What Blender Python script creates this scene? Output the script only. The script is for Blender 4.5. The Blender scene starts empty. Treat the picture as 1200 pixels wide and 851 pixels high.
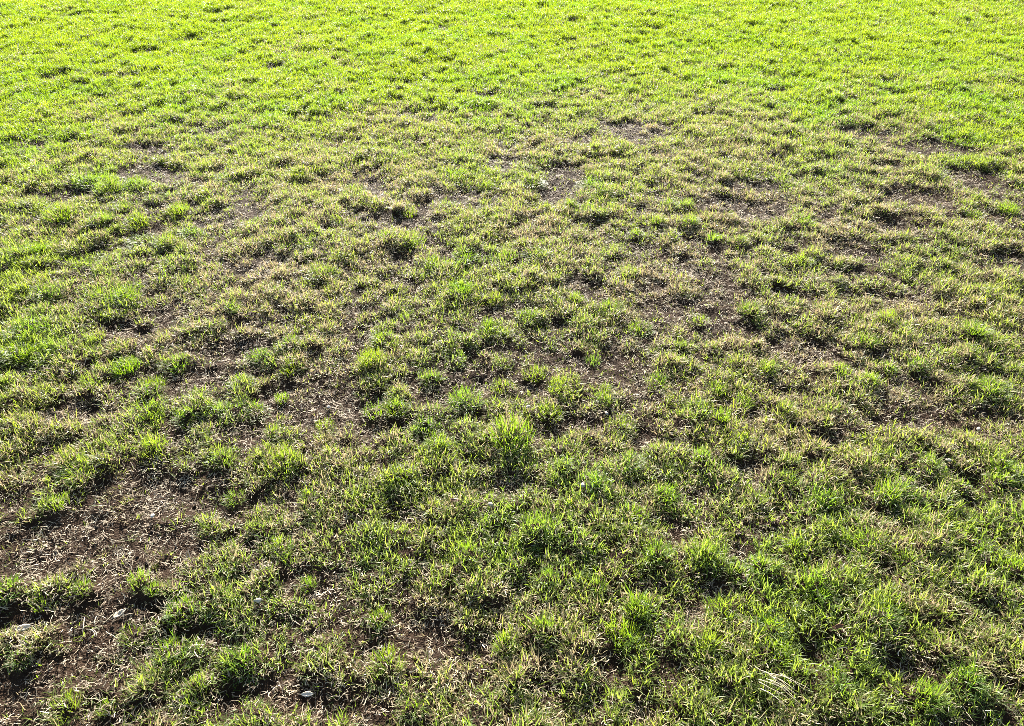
import bpy, math
import numpy as np
from mathutils import Matrix, Vector

rng = np.random.default_rng(7)
R = math.radians
sc = bpy.context.scene
col = sc.collection

# ------------------------------------------------------------------ camera, sky, sun, exposure
CAM_H, PITCH, FPX = 1.55, R(36.5), 900.0          # eye height, downward pitch, focal length in photo pixels (1200 wide)
PW, PH = 1200.0, 851.0
cam_d = bpy.data.cameras.new('camera')
cam = bpy.data.objects.new('camera', cam_d); col.objects.link(cam)
cam.location = (0, 0, CAM_H)
cam.rotation_euler = (math.pi / 2 - PITCH, 0, 0)
cam_d.sensor_width = 36.0
cam_d.lens = FPX / PW * 36.0
cam_d.clip_start, cam_d.clip_end = 0.02, 3000
sc.camera = cam

SUN_EL, SUN_AZ = R(24), R(-6)                     # azimuth from the view direction (+Y), positive towards +X
wd = bpy.data.worlds.new('World'); sc.world = wd; wd.use_nodes = True
nt = wd.node_tree
sky = nt.nodes.new('ShaderNodeTexSky'); sky.sky_type = 'NISHITA'; sky.sun_disc = False
sky.sun_elevation = SUN_EL; sky.sun_rotation = SUN_AZ
nt.links.new(sky.outputs[0], nt.nodes['Background'].inputs[0])
nt.nodes['Background'].inputs[1].default_value = 0.05
sd = bpy.data.lights.new('sun', 'SUN'); sun = bpy.data.objects.new('sun', sd); col.objects.link(sun)
sd.energy = 5.0; sd.angle = R(0.5); sd.color = (1.0, 0.95, 0.86)
to_sun = Vector((math.sin(SUN_AZ) * math.cos(SUN_EL), math.cos(SUN_AZ) * math.cos(SUN_EL), math.sin(SUN_EL)))
sun.rotation_euler = to_sun.to_track_quat('Z', 'Y').to_euler()
vs = sc.view_settings
vs.view_transform = 'Standard'; vs.look = 'None'; vs.exposure = 2.3; vs.gamma = 1.0; vs.use_curve_mapping = False
sc.render.engine = 'CYCLES'
sc.cycles.use_denoising = False
sc.cycles.pixel_filter_type = 'BLACKMAN_HARRIS'
sc.cycles.filter_width = 0.75
sc.cycles.max_bounces = 6; sc.cycles.diffuse_bounces = 3; sc.cycles.transmission_bounces = 4; sc.cycles.glossy_bounces = 2

# ------------------------------------------------------------------ survey: where a spot of the lawn lies on the ground
def ground_at(px, py):
    """photo pixel -> (x, y) on the level lawn"""
    px = np.asarray(px, float); py = np.asarray(py, float)
    a = (px - PW / 2) / FPX; b = (PH / 2 - py) / FPX
    dy = math.cos(PITCH) + b * math.sin(PITCH)
    dz = -math.sin(PITCH) + b * math.cos(PITCH)
    t = CAM_H / -dz
    return a * t, dy * t
def spot_of(x, y):
    """(x, y) on the level lawn -> photo pixel, used only to look values up in the survey tables"""
    d = y * math.cos(PITCH) + CAM_H * math.sin(PITCH)
    d = np.maximum(d, 0.2)
    b = (y * math.sin(PITCH) - CAM_H * math.cos(PITCH)) / d
    return PW / 2 + FPX * x / d, PH / 2 - FPX * b

def lattice(ix, iy, seed):
    h = (ix.astype(np.int64) * 374761393 + iy.astype(np.int64) * 668265263 + seed * 1442695041) & 0xffffffff
    h = ((h ^ (h >> 13)) * 1274126177) & 0xffffffff
    return ((h ^ (h >> 16)) & 0xffff) / 65535.0
def noise(x, y, wl, seed=0):
    """smooth value noise 0..1 with wavelength wl"""
    c, s = math.cos(seed * 1.7), math.sin(seed * 1.7)
    x, y = (x * c - y * s) / wl + 91.3, (x * s + y * c) / wl + 57.9
    ix, iy = np.floor(x), np.floor(y); fx, fy = x - ix, y - iy
    fx = fx * fx * fx * (fx * (fx * 6 - 15) + 10); fy = fy * fy * fy * (fy * (fy * 6 - 15) + 10)
    ix = ix.astype(np.int64); iy = iy.astype(np.int64)
    a = lattice(ix, iy, seed); b = lattice(ix + 1, iy, seed); c_ = lattice(ix, iy + 1, seed); d = lattice(ix + 1, iy + 1, seed)
    return (a * (1 - fx) + b * fx) * (1 - fy) + (c_ * (1 - fx) + d * fx) * fy
def fbm(x, y, wl, seed=0, n=3):
    t = 0; amp = 1; tot = 0
    for k in range(n):
        t = t + amp * noise(x, y, wl / 2 ** k, seed + 11 * k); tot += amp; amp *= 0.55
    return t / tot
def smooth(a, b, v):
    t = np.clip((v - a) / (b - a), 0, 1); return t * t * (3 - 2 * t)

COVER = np.array([[int(c) for c in r] for r in (
    '999999999999', '877777666778', '645545544544', '755556554556', '744454545556',
    '654555676656', '325677878888', '335566788887', '444466767777')], float) / 9
STRAW = np.array([[int(c) for c in r] for r in (
    '000100000001', '233343455342', '445655556554', '346654567554', '344543354554',
    '334544444553', '465544333343', '553555322233', '445554443433')], float) / 9
def table(tab, x, y):
    px, py = spot_of(x, y)
    gx = np.clip((px - 50) / 100, 0, 10.999); gy = np.clip((py - 50) / 100, 0, 7.999)
    i = gx.astype(int); j = gy.astype(int); fx = gx - i; fy = gy - j
    return (tab[j, i] * (1 - fx) + tab[j, i + 1] * fx) * (1 - fy) + (tab[j + 1, i] * (1 - fx) + tab[j + 1, i + 1] * fx) * fy

# worn, bare places, plus some tuft shadows shaped as bare hollows: photo x, y, half width, half height, strength
BARE_SHADE = [(180,205,40,12,.9),(60,232,45,9,.7),(270,258,34,14,.6),(300,312,48,14,.6),(130,392,25,11,.8),(240,150,45,9,.45),
 (20,432,26,12,.9),(75,487,45,14,.95),(235,446,42,15,.95),(272,413,34,11,.9),(318,482,30,32,.9),(385,480,30,28,.8),(190,570,34,14,1),
 (215,588,62,18,.8),(60,642,62,32,.95),(170,632,62,28,.9),(118,652,80,18,.8),(25,722,30,16,1),(125,738,40,24,.85),(180,708,28,9,1),
 (215,742,42,10,.9),(100,778,40,16,.7),(130,832,42,13,1),(270,815,32,20,.8),(358,826,32,18,.9),(330,690,30,20,.5),
 (445,497,38,13,1),(512,462,28,14,.95),(556,452,14,12,.9),(622,459,22,11,.95),(655,500,38,13,1),(505,512,18,10,.9),(680,425,30,10,.8),(690,342,28,12,.9),
 (660,215,28,20,1),(440,222,16,14,.9),(470,262,40,9,.8),(535,228,30,10,.5),(580,572,34,11,.8),(470,742,62,22,.55),
 (420,820,40,20,.5),(560,742,20,12,.9),(720,788,26,17,.9),(762,692,22,15,.9),(667,717,16,11,.9),(640,806,20,24,.7),(745,512,28,12,.7),
 (742,155,34,12,.9),(880,242,42,14,1),(885,222,24,8,.7),(820,350,62,34,.45),(950,412,28,13,.9),(1000,297,28,11,.8),(1080,232,36,10,.9),
 (1060,266,30,6,.7),(1188,307,30,12,1),(1140,212,28,13,1),(1012,155,34,7,.9),(1100,177,46,9,.9),(1050,491,52,13,.8),(975,512,22,8,1),
 (868,547,22,11,.9),(1140,556,36,10,.95),(900,622,22,8,.9),(960,766,36,13,1),(835,692,26,16,.9),(815,716,10,28,.8),(1062,791,32,15,.9),
 (862,655,10,14,.9),(952,660,12,8,.9),(1182,812,22,20,.9),(590,192,25,8,.6),(490,135,30,6,.7),(165,175,30,7,.6),(395,165,25,7,.6),
 (35,170,40,7,.5),(925,345,20,8,.8),(1010,345,25,7,.7),(700,500,14,9,.7),(520,735,20,12,.6),(10,590,20,14,.6),(690,165,30,7,.5),
 (95,20,26,3,.7),(145,18,14,2,.7),(255,16,12,3,.8),(500,18,14,3,.9),(520,33,12,3,.9),(170,60,14,3,.8),(30,68,12,3,.8),(145,90,34,4,.7),(155,136,22,4,.9),
 (70,92,20,4,.8),(40,170,18,5,.8),(80,168,14,5,.9),(320,78,12,4,.8),(755,35,16,3,.7),(770,36,9,3,.9),(1092,53,9,2,.9),(1163,80,8,2,.8),(905,107,18,4,.8),
 (995,118,10,3,.8),(1045,98,14,3,.7),(830,135,14,4,.7),(645,127,14,4,.8),(565,112,10,3,.8),(475,98,20,4,.7),(420,80,22,4,.6),(260,70,10,3,.7),(235,45,26,4,.7)]
# standing tufts: photo x, y of the foot, width in photo pixels
TUFTS = [(210,252,26),(147,249,22),(123,265,26),(160,266,30),(113,217,32),(133,227,26),(170,288,34),(195,291,24),(73,260,36),(225,278,24),(160,218,26),
 (350,208,24),(265,210,28),(57,350,30),(118,349,25),(150,354,34),(240,343,18),(275,368,20),(380,328,30),(325,348,18),(255,386,20),(115,398,22),(30,395,34),(45,298,28),
 (28,420,42),(150,436,30),(207,430,30),(305,422,28),(340,436,22),(105,453,26),(178,459,34),(175,487,32),(218,494,26),(275,484,30),(300,482,30),(330,468,16),(380,500,22),(320,508,20),
 (332,548,44),(180,531,30),(90,559,38),(275,584,26),(265,543,28),(360,584,18),(70,594,26),(340,408,26),(285,453,26),
 (415,228,26),(455,284,22),(482,288,32),(545,304,26),(510,314,26),(690,218,26),(710,231,16),(625,218,28),(570,223,18),(535,208,18),(480,253,18),(525,243,20),(580,261,16),
 (630,302,30),(595,305,22),(738,323,22),(675,354,18),(540,345,26),(580,354,20),(715,366,28),(650,358,20),(590,394,20),(450,399,28),(620,374,26),(750,388,28),(575,389,28),
 (785,281,20),(745,278,18),(785,243,18),(770,265,16),(670,243,14),(690,248,18),(705,253,18),
 (545,474,38),(600,522,52),(590,426,22),(590,455,26),(625,440,28),(655,459,26),(440,483,30),(462,484,30),(435,430,30),(505,445,28),(645,489,30),(515,525,30),(500,504,30),(610,478,20),
 (705,469,22),(710,458,14),(770,452,28),(730,504,30),(660,555,22),(700,575,26),(745,609,28),(740,545,30),(780,584,30),(470,565,40),(790,474,20),(695,423,18),
 (805,243,18),(808,266,20),(835,284,16),(870,288,14),(940,263,16),(1140,254,18),(1180,249,22),(1100,278,14),(880,369,28),(940,309,22),(1038,378,22),(1052,388,22),(980,333,18),(1015,404,24),(820,378,20),(1140,395,30),
 (900,434,22),(815,485,30),(870,475,22),(840,459,20),(845,494,20),(868,520,26),(820,540,20),(985,439,22),(1020,449,20),(1160,459,38),(1175,556,38),(1090,549,26),(1075,434,20),(920,484,18),(925,564,22),(1040,585,30),(970,589,26),(1040,434,20),
 (10,696,34),(165,685,26),(182,696,20),(100,694,20),(50,709,26),(160,745,36),(215,722,34),(200,770,34),(285,776,30),(25,776,28),(80,834,40),(360,685,20),(235,805,20),(330,644,26),(125,828,22),
 (545,655,26),(640,684,26),(445,725,26),(455,776,38),(590,759,26),(745,720,30),(730,751,40),(770,655,30),(640,745,26),(630,624,30),(700,694,20),(480,830,30),
 (830,658,40),(845,726,40),(885,669,26),(900,745,34),(930,649,26),(960,696,38),(1010,645,38),(1150,646,38),(1190,675,30),(1035,730,30),(910,775,30),(980,806,34),(1130,806,34),(1060,665,30),(1080,826,38),(830,765,26)]

def ellipses(items):
    """photo ellipses -> ground ellipses (x, y, rx, ry, strength)"""
    out = []
    for px, py, rw, rh, s in items:
        x, y = ground_at(px, py); x1, _ = ground_at(px + rw, py); _, ya = ground_at(px, py + rh); _, yb = ground_at(px, py - rh)
        out.append((float(x), float(y), float(x1 - x), float(abs(yb - ya)) / 2, s))
    return out
BARE_SHADE_W = ellipses(BARE_SHADE)
TUFT_W = []
for px, py, w in TUFTS:
    x, y = ground_at(px, py); x1, _ = ground_at(px + w / 2, py)
    TUFT_W.append((float(x), float(y), float(x1 - x)))
def bare_shade_at(x, y):
    v = np.zeros_like(x)
    jx = (noise(x, y, .07, 41) - .5) * .05; jy = (noise(x, y, .07, 42) - .5) * .05
    for ex, ey, rx, ry, s in BARE_SHADE_W:
        m = (np.abs(x - ex) < 2.2 * rx + .05) & (np.abs(y - ey) < 2.2 * ry + .05)
        if m.any():
            d = ((x[m] + jx[m] - ex) / rx) ** 2 + ((y[m] + jy[m] - ey) / ry) ** 2
            v[m] = np.maximum(v[m], s * np.exp(-(d * .75) ** 2))
    return v
def tuft_at(x, y):
    v = np.zeros_like(x)
    for ex, ey, r in TUFT_W:
        m = (np.abs(x - ex) < 2 * r) & (np.abs(y - ey) < 2 * r)
        if m.any():
            v[m] = np.maximum(v[m], np.exp(-1.2 * ((x[m] - ex) ** 2 + (y[m] - ey) ** 2) / r ** 2))
    return v
def plants_at(x, y, cell, seed):
    """single grass plants: distance to the nearest one over its own reach, direction away from it, its own random number"""
    gx_, gy_ = np.floor(x / cell).astype(np.int64), np.floor(y / cell).astype(np.int64)
    best = np.full(x.shape, 9.0); ang = np.zeros_like(x); rid = np.zeros_like(x)
    for dx in (-1, 0, 1):
        for dy in (-1, 0, 1):
            i, j = gx_ + dx, gy_ + dy
            cx = (i + lattice(i, j, seed)) * cell; cy = (j + lattice(i, j, seed + 1)) * cell
            rad = cell * (.38 + .55 * lattice(i, j, seed + 2))
            d = np.hypot(x - cx, y - cy) / rad; m = d < best
            best = np.where(m, d, best); ang = np.where(m, np.arctan2(y - cy, x - cx), ang); rid = np.where(m, lattice(i, j, seed + 3), rid)
    return best, ang, rid
def clump_at(x, y):
    d, _, rid = plants_at(x, y, .085, 77); d2, _, rid2 = plants_at(x, y, .047, 131)
    irregular = np.clip(1.5 * noise(x, y, .16, 9) - .02, .25, 1.15)
    return (.32 * noise(x, y, .19, 3) + .16 * noise(x, y, .05, 5) + .42 * (1 - smooth(.35, 1.35, d)) * (.35 + .85 * rid) * irregular
            + .26 * (1 - smooth(.3, 1.3, d2)) * rid2)
def height_at(x, y, b=None, t=None):
    b = bare_shade_at(x, y) if b is None else b
    t = tuft_at(x, y) if t is None else t
    z = .046 * (clump_at(x, y) - .38) * (1 - .65 * np.clip(b * 1.3, 0, 1)) + .03 * (fbm(x, y, .9, 8) - .5) - .016 * b + .016 * t
    z += .007 * (fbm(x, y, .035, 21) - .5)
    return z

# ------------------------------------------------------------------ materials
def new_mat(name):
    m = bpy.data.materials.new(name); m.use_nodes = True
    n = m.node_tree.nodes; n.clear()
    return m, n, m.node_tree.links
def mixc(n, l, fac, a, b):
    x = n.new('ShaderNodeMix'); x.data_type = 'RGBA'
    for s, v in ((x.inputs[0], fac), (x.inputs[6], a), (x.inputs[7], b)):
        if hasattr(v, 'is_linked'): l.new(v, s)
        else: s.default_value = v if not isinstance(v, tuple) else v + (1,)
    return x.outputs[2]
def math_(n, l, op, a, b=0.0, clamp=False):
    x = n.new('ShaderNodeMath'); x.operation = op; x.use_clamp = clamp
    for s, v in ((x.inputs[0], a), (x.inputs[1], b)):
        if hasattr(v, 'is_linked'): l.new(v, s)
        else: s.default_value = v
    return x.outputs[0]
def blade_material(name, per_instance):
    m, n, l = new_mat(name)
    at = n.new('ShaderNodeAttribute'); at.attribute_name = 'blade'
    s1 = n.new('ShaderNodeSeparateXYZ'); l.new(at.outputs['Vector'], s1.inputs[0])
    rnd, along, rnd2 = s1.outputs
    if per_instance:
        ti = n.new('ShaderNodeAttribute'); ti.attribute_type = 'INSTANCER'; ti.attribute_name = 'tint'; tv = ti.outputs['Vector']
    else:
        ti = n.new('ShaderNodeObjectInfo'); tv = ti.outputs['Color']
    s2 = n.new('ShaderNodeSeparateXYZ'); l.new(tv, s2.inputs[0])
    straw, hue, vigour_light = s2.outputs  # third: lushness, plus the pale specular sheen of near blades put into colour
    hue2 = math_(n, l, 'ADD', hue, math_(n, l, 'MULTIPLY', math_(n, l, 'SUBTRACT', rnd2, .5), .5), True)
    green = mixc(n, l, hue2, (.13, .165, .022), (.055, .14, .018))
    green = mixc(n, l, vigour_light, mixc(n, l, rnd2, (.17, .20, .07), (.12, .155, .05)), green)
    dry = mixc(n, l, rnd2, (.50, .44, .25), (.32, .25, .13))
    isdry = math_(n, l, 'MULTIPLY', math_(n, l, 'SUBTRACT', straw, rnd), 6.0, True)
    # old tips and pale sheaths
    tipw = math_(n, l, 'MULTIPLY', math_(n, l, 'SUBTRACT', math_(n, l, 'ADD', along, math_(n, l, 'MULTIPLY', rnd2, .5)), 1.1), 2.0, True)
    tipw = math_(n, l, 'MULTIPLY', tipw, straw)
    basew = math_(n, l, 'MULTIPLY', math_(n, l, 'SUBTRACT', .3, along), 1.8, True)
    c = mixc(n, l, basew, green, (.17, .17, .07))
    c = mixc(n, l, tipw, c, (.30, .22, .08))
    c = mixc(n, l, isdry, c, dry)
    p = n.new('ShaderNodeBsdfPrincipled'); l.new(c, p.inputs['Base Color'])
    p.inputs['Roughness'].default_value = .5; p.inputs['Specular IOR Level'].default_value = .38
    tr = n.new('ShaderNodeBsdfTranslucent')
    tcol = mixc(n, l, hue2, (.37, .50, .012), (.22, .47, .012))
    tcol = mixc(n, l, vigour_light, (.36, .42, .09), tcol)
    tcol = mixc(n, l, tipw, tcol, (.5, .36, .1))
    tcol = mixc(n, l, isdry, tcol, (.40, .31, .17))
    l.new(tcol, tr.inputs[0])
    mx = n.new('ShaderNodeMixShader'); mx.inputs[0].default_value = .45
    l.new(p.outputs[0], mx.inputs[1]); l.new(tr.outputs[0], mx.inputs[2])
    o = n.new('ShaderNodeOutputMaterial'); l.new(mx.outputs[0], o.inputs[0])
    return m
M_GRASS = blade_material('grass_blades', True)
M_TUFT = blade_material('tuft_blades', False)

def soil_material():
    m, n, l = new_mat('damp_soil')
    tc = n.new('ShaderNodeTexCoord')
    n1 = n.new('ShaderNodeTexNoise'); n1.inputs['Scale'].default_value = 14; n1.inputs['Detail'].default_value = 8; n1.inputs['Roughness'].default_value = .65
    n2 = n.new('ShaderNodeTexNoise'); n2.inputs['Scale'].default_value = 260; n2.inputs['Detail'].default_value = 4
    n3 = n.new('ShaderNodeTexVoronoi'); n3.inputs['Scale'].default_value = 190
    for q in (n1, n2, n3): l.new(tc.outputs['Object'], q.inputs['Vector'])
    r = n.new('ShaderNodeValToRGB'); l.new(n1.outputs[0], r.inputs[0])
    r.color_ramp.elements[0].position = .32; r.color_ramp.elements[0].color = (.016, .0095, .006, 1)
    r.color_ramp.elements[1].position = .70; r.color_ramp.elements[1].color = (.044, .027, .017, 1)
    f = math_(n, l, 'MULTIPLY', math_(n, l, 'SUBTRACT', n2.outputs[0], .55), 4.0, True)
    c = mixc(n, l, f, r.outputs[0], (.075, .050, .033))
    p = n.new('ShaderNodeBsdfPrincipled'); l.new(c, p.inputs['Base Color']); p.inputs['Roughness'].default_value = .85
    p.inputs['Specular IOR Level'].default_value = .05
    bp = n.new('ShaderNodeBump'); bp.inputs['Strength'].default_value = .9; bp.inputs['Distance'].default_value = .004
    l.new(math_(n, l, 'ADD', n2.outputs[0], n3.outputs['Distance']), bp.inputs['Height']); l.new(bp.outputs[0], p.inputs['Normal'])
    o = n.new('ShaderNodeOutputMaterial'); l.new(p.outputs[0], o.inputs[0])
    return m
M_SOIL = soil_material()
def plain(name, c1, c2, scale, rough=.7, trans=0.0, spec=.4):
    """a mottled natural surface"""
    m, n, l = new_mat(name)
    tc = n.new('ShaderNodeTexCoord'); nz = n.new('ShaderNodeTexNoise'); nz.inputs['Scale'].default_value = scale; nz.inputs['Detail'].default_value = 5
    l.new(tc.outputs['Object'], nz.inputs['Vector'])
    oi = n.new('ShaderNodeObjectInfo')
    f = math_(n, l, 'ADD', math_(n, l, 'MULTIPLY', nz.outputs[0], .8), math_(n, l, 'MULTIPLY', math_(n, l, 'SUBTRACT', oi.outputs['Random'], .4), .9), True)
    c = mixc(n, l, f, c1, c2)
    p = n.new('ShaderNodeBsdfPrincipled'); l.new(c, p.inputs['Base Color']); p.inputs['Roughness'].default_value = rough; p.inputs['Specular IOR Level'].default_value = spec
    bp = n.new('ShaderNodeBump'); bp.inputs['Strength'].default_value = .4; bp.inputs['Distance'].default_value = .001
    l.new(nz.outputs[0], bp.inputs['Height']); l.new(bp.outputs[0], p.inputs['Normal'])
    o = n.new('ShaderNodeOutputMaterial'); out = p.outputs[0]
    if trans:
        t = n.new('ShaderNodeBsdfTranslucent'); l.new(c, t.inputs[0]); mx = n.new('ShaderNodeMixShader'); mx.inputs[0].default_value = trans
        l.new(out, mx.inputs[1]); l.new(t.outputs[0], mx.inputs[2]); out = mx.outputs[0]
    l.new(out, o.inputs[0])
    return m
M_LITTER = plain('dead_grass', (.24, .17, .11), (.60, .52, .38), 60, .65, .3, .3)
M_CRUMB = plain('soil_crumb', (.016, .012, .009), (.075, .054, .038), 300, .9, 0, .15)
M_LEAF = plain('bleached_leaf', (.50, .42, .31), (.72, .65, .52), 90, .7, .25, .2)
M_BROWN = plain('brown_leaf', (.16, .06, .025), (.30, .13, .06), 90, .5, .2)
M_STONE = plain('pale_stone', (.36, .32, .27), (.60, .55, .47), 120, .8, 0, .2)
M_STALK = plain('bleached_stalk', (.50, .42, .27), (.72, .64, .46), 120, .5, .2)

# ------------------------------------------------------------------ mesh helpers
def mesh_obj(name, verts, faces, mat, link=True, smooth_=False):
    me = bpy.data.meshes.new(name); me.from_pydata([tuple(v) for v in verts], [], faces); me.materials.append(mat)
    if smooth_: me.polygons.foreach_set('use_smooth', [True] * len(me.polygons))
    o = bpy.data.objects.new(name, me)
    if link: col.objects.link(o)
    return o
def tag(o, label=None, cat=None, group=None, kind=None):
    for k, v in (('label', label), ('category', cat), ('group', group), ('kind', kind)):
        if v: o[k] = v
    return o

# ------------------------------------------------------------------ ground: one sheet out to the horizon, fine where it is seen
def axis(fine0, fine1, step, growth, far0, far1):
    pos = list(np.arange(fine0, fine1, step)); s = step
    while pos[-1] < far1: s *= growth; pos.append(pos[-1] + s)
    s = step; neg = []
    p = fine0
    while p > far0: s *= growth; p -= s; neg.append(p)
    return np.array(neg[::-1] + pos)
gx = axis(-1.3, 1.3, .0075, 1.018, -600, 600)
ys = [.55]; s = .006
while ys[-1] < 900: s = max(.006, min(.0052 * (ys[-1] + .3), 1e9)) if ys[-1] < 9 else s * 1.04; ys.append(ys[-1] + s)
neg = []; s = .01; p = .55
while p > -600: s *= 1.08; p -= s; neg.append(p)
gy = np.array(neg[::-1] + ys)
X, Y = np.meshgrid(gx, gy)
Z = height_at(X.ravel(), Y.ravel()).reshape(X.shape)
Z *= np.where(np.hypot(X, Y - 4) > 40, 0, 1)
nx, ny = len(gx), len(gy)
V = np.stack([X.ravel(), Y.ravel(), Z.ravel()], 1).astype(np.float32)
idx = np.arange(nx * ny).reshape(ny, nx)
F = np.stack([idx[:-1, :-1], idx[:-1, 1:], idx[1:, 1:], idx[1:, :-1]], -1).reshape(-1, 4)
me = bpy.data.meshes.new('ground')
me.vertices.add(len(V)); me.vertices.foreach_set('co', V.ravel())
me.loops.add(F.size); me.loops.foreach_set('vertex_index', F.ravel().astype(np.int32))
me.polygons.add(len(F)); me.polygons.foreach_set('loop_start', np.arange(0, F.size, 4, dtype=np.int32))
me.update(calc_edges=True)
me.polygons.foreach_set('use_smooth', np.ones(len(F), bool))
me.materials.append(M_SOIL)
ground = bpy.data.objects.new('ground', me); col.objects.link(ground)
tag(ground, 'dark brown worn soil showing between the grass', kind='structure')

# ------------------------------------------------------------------ blades of grass
def blade(verts, faces, attr, base, az, length, width, lean, curl, wig, r):
    """one curved tapering blade: 5 stations, a point at the tip"""
    n = 5; p = np.array(base, float); th = lean; a = az
    side0 = r.uniform(-.6, .6)
    rv, rv2 = r.random(), r.random()
    i0 = len(verts)
    for k in range(n):
        t = k / (n - 1)
        w = width * (1 - .1 * t - .8 * t ** 4) * .5
        d = np.array([math.cos(a) * math.sin(th), math.sin(a) * math.sin(th), math.cos(th)])
        sd_ = np.array([-math.sin(a + side0), math.cos(a + side0), 0])
        if k < n - 1:
            verts.append(p - sd_ * w); verts.append(p + sd_ * w); attr.extend([(rv, t, rv2)] * 2)
        else:
            verts.append(p.copy()); attr.append((rv, t, rv2))
        p = p + d * length / (n - 1)
        th = min(th + curl / (n - 1), 2.3); a += wig * r.uniform(-1, 1)
    for k in range(n - 2):
        q = i0 + 2 * k; faces.append((q, q + 1, q + 3, q + 2))
    q = i0 + 2 * (n - 2); faces.append((q, q + 1, q + 4 - 2))
def blades_mesh(name, mat, specs, r):
    verts, faces, attr = [], [], []
    for s_ in specs: blade(verts, faces, attr, *s_, r)
    o = mesh_obj(name, verts, faces, mat, link=False, smooth_=True)
    a = o.data.attributes.new('blade', 'FLOAT_VECTOR', 'POINT'); a.data.foreach_set('vector', np.array(attr, np.float32).ravel())
    return o
def sprig(i):
    r = np.random.default_rng(100 + i); sp = []
    for k in range(10):
        q = r.uniform(0, 2 * math.pi); d = .016 * math.sqrt(r.random())
        az = q + r.normal(0, .9)
        sp.append(((d * math.cos(q), d * math.sin(q), -.004), az, r.uniform(.016, .036), r.uniform(.0013, .0026),
                   abs(r.normal(.62, .38)), r.normal(1.0, .8), .6))
    return blades_mesh('grass_sprig', M_GRASS, sp, r)
def flat_blade(i):
    r = np.random.default_rng(300 + i); sp = []
    for k in range(5):
        az = r.uniform(0, 2 * math.pi)
        sp.append(((r.normal(0, .013), r.normal(0, .013), .002), az, r.uniform(.007, .024), r.uniform(.0012, .0023), r.uniform(1.0, 1.5), r.uniform(-.2, .6), .6))
    return blades_mesh('litter_piece', M_LITTER, sp, r)
def crumb(i):
    r = np.random.default_rng(500 + i)
    base = [(1,0,0),(-1,0,0),(0,1,0),(0,-1,0),(0,0,1),(0,0,-1)]
    fs = [(0,2,4),(2,1,4),(1,3,4),(3,0,4),(2,0,5),(1,2,5),(3,1,5),(0,3,5)]
    vs_, f2 = [np.array(b, float) for b in base], []
    mid = {}
    def m_(a, b):
        k = (min(a, b), max(a, b))
        if k not in mid: v = vs_[a] + vs_[b]; vs_.append(v / np.linalg.norm(v)); mid[k] = len(vs_) - 1
        return mid[k]
    for a, b, c in fs:
        x, y, z = m_(a, b), m_(b, c), m_(c, a); f2 += [(a, x, z), (x, b, y), (z, y, c), (x, y, z)]
    vv = [v * r.uniform(.72, 1.15) * np.array([1, r.uniform(.7, 1), .65]) for v in vs_]
    return vv, f2

def scatter(name, sources, P, rot, scl, tint, pick, label, mat):
    """one object: a cloud of ground points that carries a small plant or crumb on each"""
    cc = bpy.data.collections.new(name + '_kinds')
    for s_ in sources: cc.objects.link(s_)
    me = bpy.data.meshes.new(name); me.vertices.add(len(P)); me.vertices.foreach_set('co', P.astype(np.float32).ravel())
    for an, ty, key, dat in (('rot', 'FLOAT_VECTOR', 'vector', rot), ('scl', 'FLOAT_VECTOR', 'vector', scl), ('tint', 'FLOAT_VECTOR', 'vector', tint), ('pick', 'INT', 'value', pick)):
        a = me.attributes.new(an, ty, 'POINT'); a.data.foreach_set(key, np.ascontiguousarray(dat, np.int32 if ty == 'INT' else np.float32).ravel())
    me.materials.append(mat)
    o = bpy.data.objects.new(name, me); col.objects.link(o)
    g = bpy.data.node_groups.new(name, 'GeometryNodeTree')
    g.interface.new_socket('Geometry', in_out='INPUT', socket_type='NodeSocketGeometry'); g.interface.new_socket('Geometry', in_out='OUTPUT', socket_type='NodeSocketGeometry')
    N, L = g.nodes, g.links
    gi, go = N.new('NodeGroupInput'), N.new('NodeGroupOutput')
    m2p = N.new('GeometryNodeMeshToPoints'); iop = N.new('GeometryNodeInstanceOnPoints'); ci = N.new('GeometryNodeCollectionInfo')
    ci.inputs['Collection'].default_value = cc; ci.inputs['Separate Children'].default_value = True; ci.inputs['Reset Children'].default_value = True
    def named(an, ty):
        q = N.new('GeometryNodeInputNamedAttribute'); q.data_type = ty; q.inputs['Name'].default_value = an; return q.outputs['Attribute']
    L.new(gi.outputs[0], m2p.inputs[0]); L.new(m2p.outputs[0], iop.inputs['Points']); L.new(ci.outputs[0], iop.inputs['Instance'])
    iop.inputs['Pick Instance'].default_value = True
    L.new(named('pick', 'INT'), iop.inputs['Instance Index'])
    e2r = N.new('FunctionNodeEulerToRotation'); L.new(named('rot', 'FLOAT_VECTOR'), e2r.inputs[0]); L.new(e2r.outputs[0], iop.inputs['Rotation'])
    L.new(named('scl', 'FLOAT_VECTOR'), iop.inputs['Scale'])
    L.new(iop.outputs[0], go.inputs[0])
    md = o.modifiers.new('scatter', 'NODES'); md.node_group = g
    tag(o, label, kind='stuff')
    for s_ in sources: tag(s_, label, kind='stuff')
    return o
def lawn_points(per_m2, seed, near=.35, far=15.0, side=1.7):
    """random points over the lawn in view and a good step around it"""
    r = np.random.default_rng(seed)
    halfw = lambda y: .72 * (y + .75) + side * .55
    n = int(per_m2 * (far - near) * 2 * halfw(far))
    x = r.uniform(-1, 1, n) * halfw(far); y = r.uniform(near, far, n)
    k = np.abs(x) < halfw(y)
    return x[k], y[k], r

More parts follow.
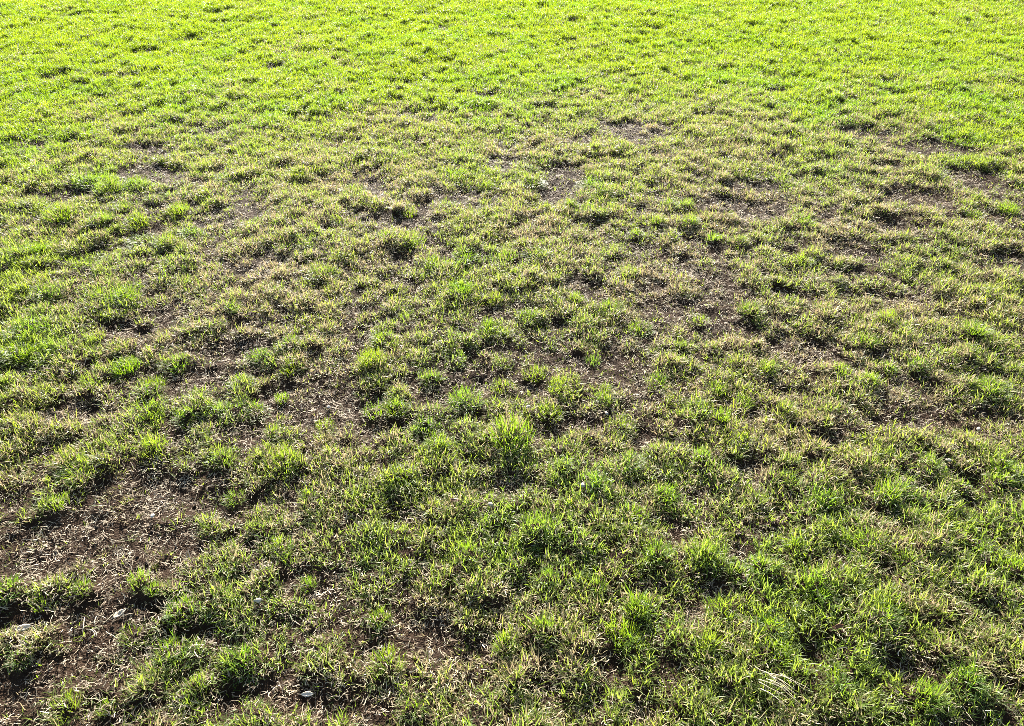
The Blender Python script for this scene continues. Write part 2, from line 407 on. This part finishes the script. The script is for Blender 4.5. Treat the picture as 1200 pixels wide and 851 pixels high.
# living turf
x, y, r = lawn_points(6200, 1)
far = smooth(5, 13, y)
cov = table(COVER, x + .12 * (noise(x, y, .2, 61) - .5), y + .25 * (noise(x, y, .2, 62) - .5))
b = bare_shade_at(x, y); t = tuft_at(x, y); cl = clump_at(x, y)
worn = np.clip(cov * 1.12 + (fbm(x, y, .32, 15) - .5) * .38, 0, 1)
v = worn * 1.12 + .09 + (cl - .42) * 1.95 * (1.15 - .4 * cov) + .5 * t - 1.1 * b * (.65 + .7 * noise(x, y, .05, 19))
v = v - .07 * (1 - smooth(.75, 1, cov)) - .1 * smooth(.55, .4, cov)
prob = smooth(.22, .95, v) * .86 + .13 - .06 * b
k = r.random(len(x)) < prob * (1 - .45 * far)
x, y, cov, b, t, cl, v, far = (q[k] for q in (x, y, cov, b, t, cl, v, far))
pd, pa, pid = plants_at(x, y, .085, 77)
z = height_at(x, y, b, t)
n = len(x)
st = np.clip(table(STRAW, x, y) * .93 + .05 * (1 - smooth(.7, 1, cov)) + (fbm(x, y, .3, 33) - .5) * .75 - .3 * t + .12 * b + .35 * (pid - .5) - .25 * (cl - .4), 0.02, .95)
hue = np.clip(.35 + (fbm(x, y, .25, 37) - .5) * 1.1 + .2 * t + .3 * (lattice((pid * 9999).astype(np.int64), (pid * 777).astype(np.int64), 3) - .5) - .3 * smooth(3, 7, y), 0, 1)
h = (.26 + .38 * smooth(.3, 1.3, v) + .50 * (1 - smooth(.3, 1.1, pd)) * (.55 + .45 * cov) + .26 * cov) * r.uniform(.75, 1.25, n) * (1 + .35 * far)
w = r.uniform(.85, 1.15, n) * (1 + .3 * far)
print('turf sprigs', n)
lean = .3
scatter('grass', [sprig(i) for i in range(28)], np.stack([x, y, z], 1),
        np.stack([r.normal(0, .25, n), np.clip(.5 * pd, 0, .75) + r.normal(0, .2, n), pa + r.normal(0, .8, n)], 1),
        np.stack([w * (.5 + .5 * h), w * (.5 + .5 * h), h], 1), np.stack([st, hue, np.clip(.5 + .6 * smooth(.55, 1.0, cov) * smooth(1.5, 4.5, y) + .35 * t + r.normal(0, .15, n), 0, 1)], 1), r.integers(0, 28, n),  # third tint: cover, and near sheen to far backlit green painted in by distance
        'short patchy lawn grass, yellow-green with dry blades, thinning to bare soil', M_GRASS)

# dead clippings lying on the soil
x, y, r = lawn_points(5200, 2, far=12)
cov = table(COVER, x, y); s_ = table(STRAW, x, y); b = bare_shade_at(x, y)
k = r.random(len(x)) < np.clip(.4 + 1.0 * s_ + .5 * b - .35 * cov, 0.05, 1) * (.35 + .65 * fbm(x, y, .12, 71))
x, y = x[k], y[k]; n = len(x); z = height_at(x, y) + .001
print('litter', n)
scatter('dead_grass_litter', [flat_blade(i) for i in range(16)], np.stack([x, y, z], 1),
        np.stack([r.normal(0, .25, n), r.normal(0, .25, n), r.uniform(0, 6.283, n)], 1), np.repeat(r.uniform(.5, 1.2, (n, 1)), 3, 1),
        np.zeros((n, 3)), r.integers(0, 16, n), 'pale dead grass clippings strewn over the bare soil', M_LITTER)

# crumbs of soil
x, y, r = lawn_points(2600, 3, far=7)
b = bare_shade_at(x, y); cov = table(COVER, x, y)
k = r.random(len(x)) < np.clip(.15 + .8 * b + .4 * (1 - cov), 0, 1)
x, y = x[k], y[k]; n = len(x); z = height_at(x, y)
print('crumbs', n)
srcs = []
for i in range(10):
    vv, ff = crumb(i); srcs.append(mesh_obj('soil_crumb', vv, ff, M_CRUMB, link=False))
scatter('soil_crumbs', srcs, np.stack([x, y, z], 1), r.uniform(0, 6.283, (n, 3)), np.repeat((.0016 + .0048 * r.random((n, 1)) ** 3), 3, 1),
        np.zeros((n, 3)), r.integers(0, 10, n), 'small dark crumbs of soil on the bare patches', M_CRUMB)

# ------------------------------------------------------------------ standing tufts, each a thing of its own
HABITS = {'upright': (.06, .30, .45), 'domed': (.10, .62, .80), 'sprawling': (.35, .75, 1.0)}   # lean at the heart, lean added at the rim, curl
def tuft_mesh(i, dense, habit):
    r = np.random.default_rng(800 + i); sp = []; l0, l1, cu = HABITS[habit]
    for k in range(dense):                              # unit tuft: radius about 1, height about 1
        q = r.uniform(0, 2 * math.pi); d = .062 * math.sqrt(r.random())
        L = r.uniform(.030, .058) * (1 - .25 * (d / .062) ** 2)
        sp.append(((d * math.cos(q), d * math.sin(q), -.008), q + r.normal(0, .7), L, r.uniform(.0015, .0027),
                   l0 + l1 * d / .062 + abs(r.normal(0, .2)), abs(r.normal(cu, .45)), .35))
    return blades_mesh('grass_tuft', M_TUFT, sp, r).data
BIG = {q: [tuft_mesh(i + 3 * j, 230, q) for i in range(3)] for j, q in enumerate(HABITS)}
SMALL = {q: [tuft_mesh(20 + i + 3 * j, 130, q) for i in range(3)] for j, q in enumerate(HABITS)}
tx = np.array([q[0] for q in TUFT_W]); ty = np.array([q[1] for q in TUFT_W]); tr_ = np.array([q[2] for q in TUFT_W])
tz = height_at(tx, ty); tb = np.max([bare_shade_at(tx + dx, ty + dy) for dx in (-.06, 0, .06) for dy in (-.1, 0)], 0)
tc_, ts = table(COVER, tx, ty), table(STRAW, tx, ty)
LANDMARKS = [(140, 720, 'the long white leaf'), (30, 740, 'the curled cream leaf'), (533, 594, 'the rust red leaf'), (978, 746, 'the dark brown leaf'),
 (360, 814, 'the off-white leaf chip'), (619, 484, 'a white pebble'), (711, 486, 'a white pebble'), (304, 708, 'a pale sunken stone'), (682, 577, 'a broad off-white stone'),
 (1110, 543, 'a white stone'), (898, 815, 'the bundle of straw stalks')]
r = np.random.default_rng(5)
for i in range(len(TUFTS)):
    rad = tr_[i]; big = rad > .042
    habit = ('domed', 'domed', 'upright', 'sprawling')[r.integers(4)] if rad < .085 else 'domed'
    o = bpy.data.objects.new('grass_tuft', (BIG if big else SMALL)[habit][r.integers(3)]); col.objects.link(o)
    s_ = rad / .062
    o.location = (tx[i], ty[i], tz[i] - .002); o.rotation_euler = (r.normal(0, .08), r.normal(0, .08), r.uniform(0, 6.283))
    o.scale = (s_ * 1.0, s_ * 1.0, np.clip(.45 * s_ + .55, .6, 1.05) * r.uniform(.9, 1.15))
    stw = float(np.clip(ts[i] * .45 + r.normal(0, .07), .02, .5)); hu = float(np.clip(r.normal(.42, .22), .0, 1))
    o.color = (stw, hu, float(np.clip(r.normal(.92, .1), 0, 1)), 1)
    size = 'large' if rad > .052 else 'medium' if rad > .036 else 'small'
    tone = 'deep green' if hu > .55 else 'fresh green' if hu > .3 else 'yellow-green'
    near = [(math.hypot(ex - tx[i], ey - ty[i]) - max(rx, ry), rx * ry) for ex, ey, rx, ry, q in BARE_SHADE_W if q > .6]
    gap, area = min(near)
    if tb[i] > .45: place = 'beside a broad patch of bare soil' if area > .0065 else 'beside a small bare hollow'
    else: place = 'in worn thin turf' if tc_[i] < .62 else 'in thick turf'
    if tb[i] <= .45 and gap < .1: place += ' near a bare hollow'
    for lx, ly, what in LANDMARKS:
        gx_, gy_ = ground_at(lx, ly)
        if math.hypot(gx_ - tx[i], gy_ - ty[i]) < .17: place = 'near ' + what; break
    dry = 'with dry blades ' if stw > .25 else ''
    if len(f'{size} {habit} {tone} grass tuft {dry}{place}'.replace('-', ' ').split()) > 16: dry = ''
    tag(o, f'{size} {habit} {tone} grass tuft {dry}{place}', 'grass tuft', f'{size} {habit} {tone} tufts {dry}{place}')

# ------------------------------------------------------------------ leaves, stones and stalks lying about
def on_ground(px, py, dz=0.0):
    x, y = ground_at(px, py); z = height_at(np.array([float(x)]), np.array([float(y)]))[0]
    return float(x), float(y), float(z) + dz
def leaf(px, py, length, width, rz, tilt, mat, label, seed, cup=.25):
    r = np.random.default_rng(seed); n = 9; top, faces = [], []
    for k in range(n):
        t = k / (n - 1); w = width * .5 * math.sin(math.pi * min(max(t, .02), .98)) ** .75 * (1 + .12 * r.uniform(-1, 1))
        zz = cup * length * (t - .5) ** 2 + .0015 * r.uniform(-1, 1)
        for q in (-1, -.45, 0, .45, 1): top.append((length * (t - .5), q * w, zz + abs(q) * w * .35))
    th = .0006
    vs_ = top + [(a, b_, c - th) for a, b_, c in top]; m_ = len(top)
    for k in range(n - 1):
        for q in range(4):
            a = k * 5 + q; faces.append((a, a + 5, a + 6, a + 1)); faces.append((m_ + a, m_ + a + 1, m_ + a + 6, m_ + a + 5))
        for a, c in ((k * 5, k * 5 + 5), (k * 5 + 9, k * 5 + 4)): faces.append((a, m_ + a, m_ + c, c))
    o = mesh_obj('fallen_leaf', vs_, faces, mat, smooth_=True); o.location = on_ground(px, py, .018); o.rotation_euler = (tilt, .1, rz)
    st_ = mesh_obj('stalk', [(-length * .5 + dx, dy, .25 * cup * length + dz) for dx, dy, dz in
                   ((.001, .0006, 0), (.001, -.0006, 0), (.001, 0, .0009), (-.007, .0012, .001), (-.007, 0, .001), (-.007, .0006, .0017))],
                   [(0, 1, 4, 3), (1, 2, 5, 4), (2, 0, 3, 5), (3, 4, 5)], mat); st_.parent = o
    tag(o, label, 'leaf', 'fallen leaves')
leaf(140, 720, .036, .013, 1.0, .35, M_LEAF, 'long bleached white leaf lying above a domed tuft', 1)
leaf(30, 740, .032, .017, .35, .3, M_LEAF, 'pale cream leaf with curled edge on dark bare soil', 2, .5)
leaf(533, 594, .026, .012, -.2, .2, M_BROWN, 'rust red leaf lying in dry thin turf', 3)
leaf(978, 746, .024, .009, .2, .35, M_BROWN, 'dark brown leaf at the rim of a deep dark hollow', 4)
leaf(360, 814, .026, .012, .1, .3, M_LEAF, 'small off-white leaf chip in a dark bare gap', 5)
def stone(px, py, size, label, seed):
    vv, ff = crumb(seed); o = mesh_obj('pebble', [v * np.array([1, .8, .75]) * size for v in vv], ff, M_STONE, smooth_=True)
    o.location = on_ground(px, py, size * .75 + .006); o.rotation_euler = (.2, .1, seed * 1.3)
    tag(o, label, 'pebble', 'pale pebbles')
stone(619, 484, .0085, 'white pebble just behind the broadest domed grass tuft', 61)
stone(711, 486, .0085, 'white pebble on soil beside a pair of green tufts', 62)
stone(304, 708, .011, 'pale stone half sunk in dry straw-coloured turf', 63)
stone(682, 577, .010, 'broad off-white stone beside a small green tuft', 64)
stone(1110, 543, .010, 'white stone above a dark bare scrape', 65)
stone(1147, 502, .009, 'rounded pale pebble in worn brown turf', 66)
stone(575, 598, .009, 'greyish white pebble near a rust red leaf', 67)
stone(385, 476, .008, 'small white pebble alone on bare brown soil', 68)
stone(180, 607, .008, 'small pale pebble among dead clippings', 69)
def stalk(px, py, length, rz, bend, seed):
    r = np.random.default_rng(seed); n = 9; vs_, fs = [], []; x0, a = 0.0, 0.0; p = np.array([0., 0., 0.])
    for k in range(n):
        t = k / (n - 1); rad = .0013 * (1 - .5 * t)
        for j in range(4):
            q = j * math.pi / 2 + a; vs_.append(p + np.array([-math.sin(a) * rad * math.cos(j * math.pi / 2), math.cos(a) * rad * math.cos(j * math.pi / 2), rad * math.sin(j * math.pi / 2)]))
        p = p + np.array([math.cos(a), math.sin(a), .25 - .5 * t]) * length / n; a += bend / n + r.normal(0, .08)
    for k in range(n - 1):
        for j in range(4): fs.append((4 * k + j, 4 * k + (j + 1) % 4, 4 * k + 4 + (j + 1) % 4, 4 * k + 4 + j))
    fs += [(3, 2, 1, 0), tuple(4 * (n - 1) + j for j in range(4))]
    o = mesh_obj('straw_stalk', vs_, fs, M_STALK, smooth_=True); o.location = on_ground(px, py, .026); o.rotation_euler = (r.normal(0, .1), r.normal(0, .1), rz)
    return o
r = np.random.default_rng(99)
for i in range(11):
    o = stalk(886 + r.uniform(-14, 26), 806 + r.uniform(-10, 18), r.uniform(.05, .10), r.normal(-.75, .3), r.normal(0, .5), i)
    tag(o, 'pale straw stalk in a loose bundle of dead stems', 'straw stalk', 'bundle of dead straw stalks')
for i in range(9):
    o = stalk(112 + r.uniform(-12, 14), 733 + r.uniform(-10, 14), r.uniform(.025, .05), r.uniform(-2.5, 1), r.normal(0, .9), 40 + i)
    tag(o, 'short bleached straw stalk heaped below the long white leaf', 'straw stalk', 'stalks heaped by the white leaf')
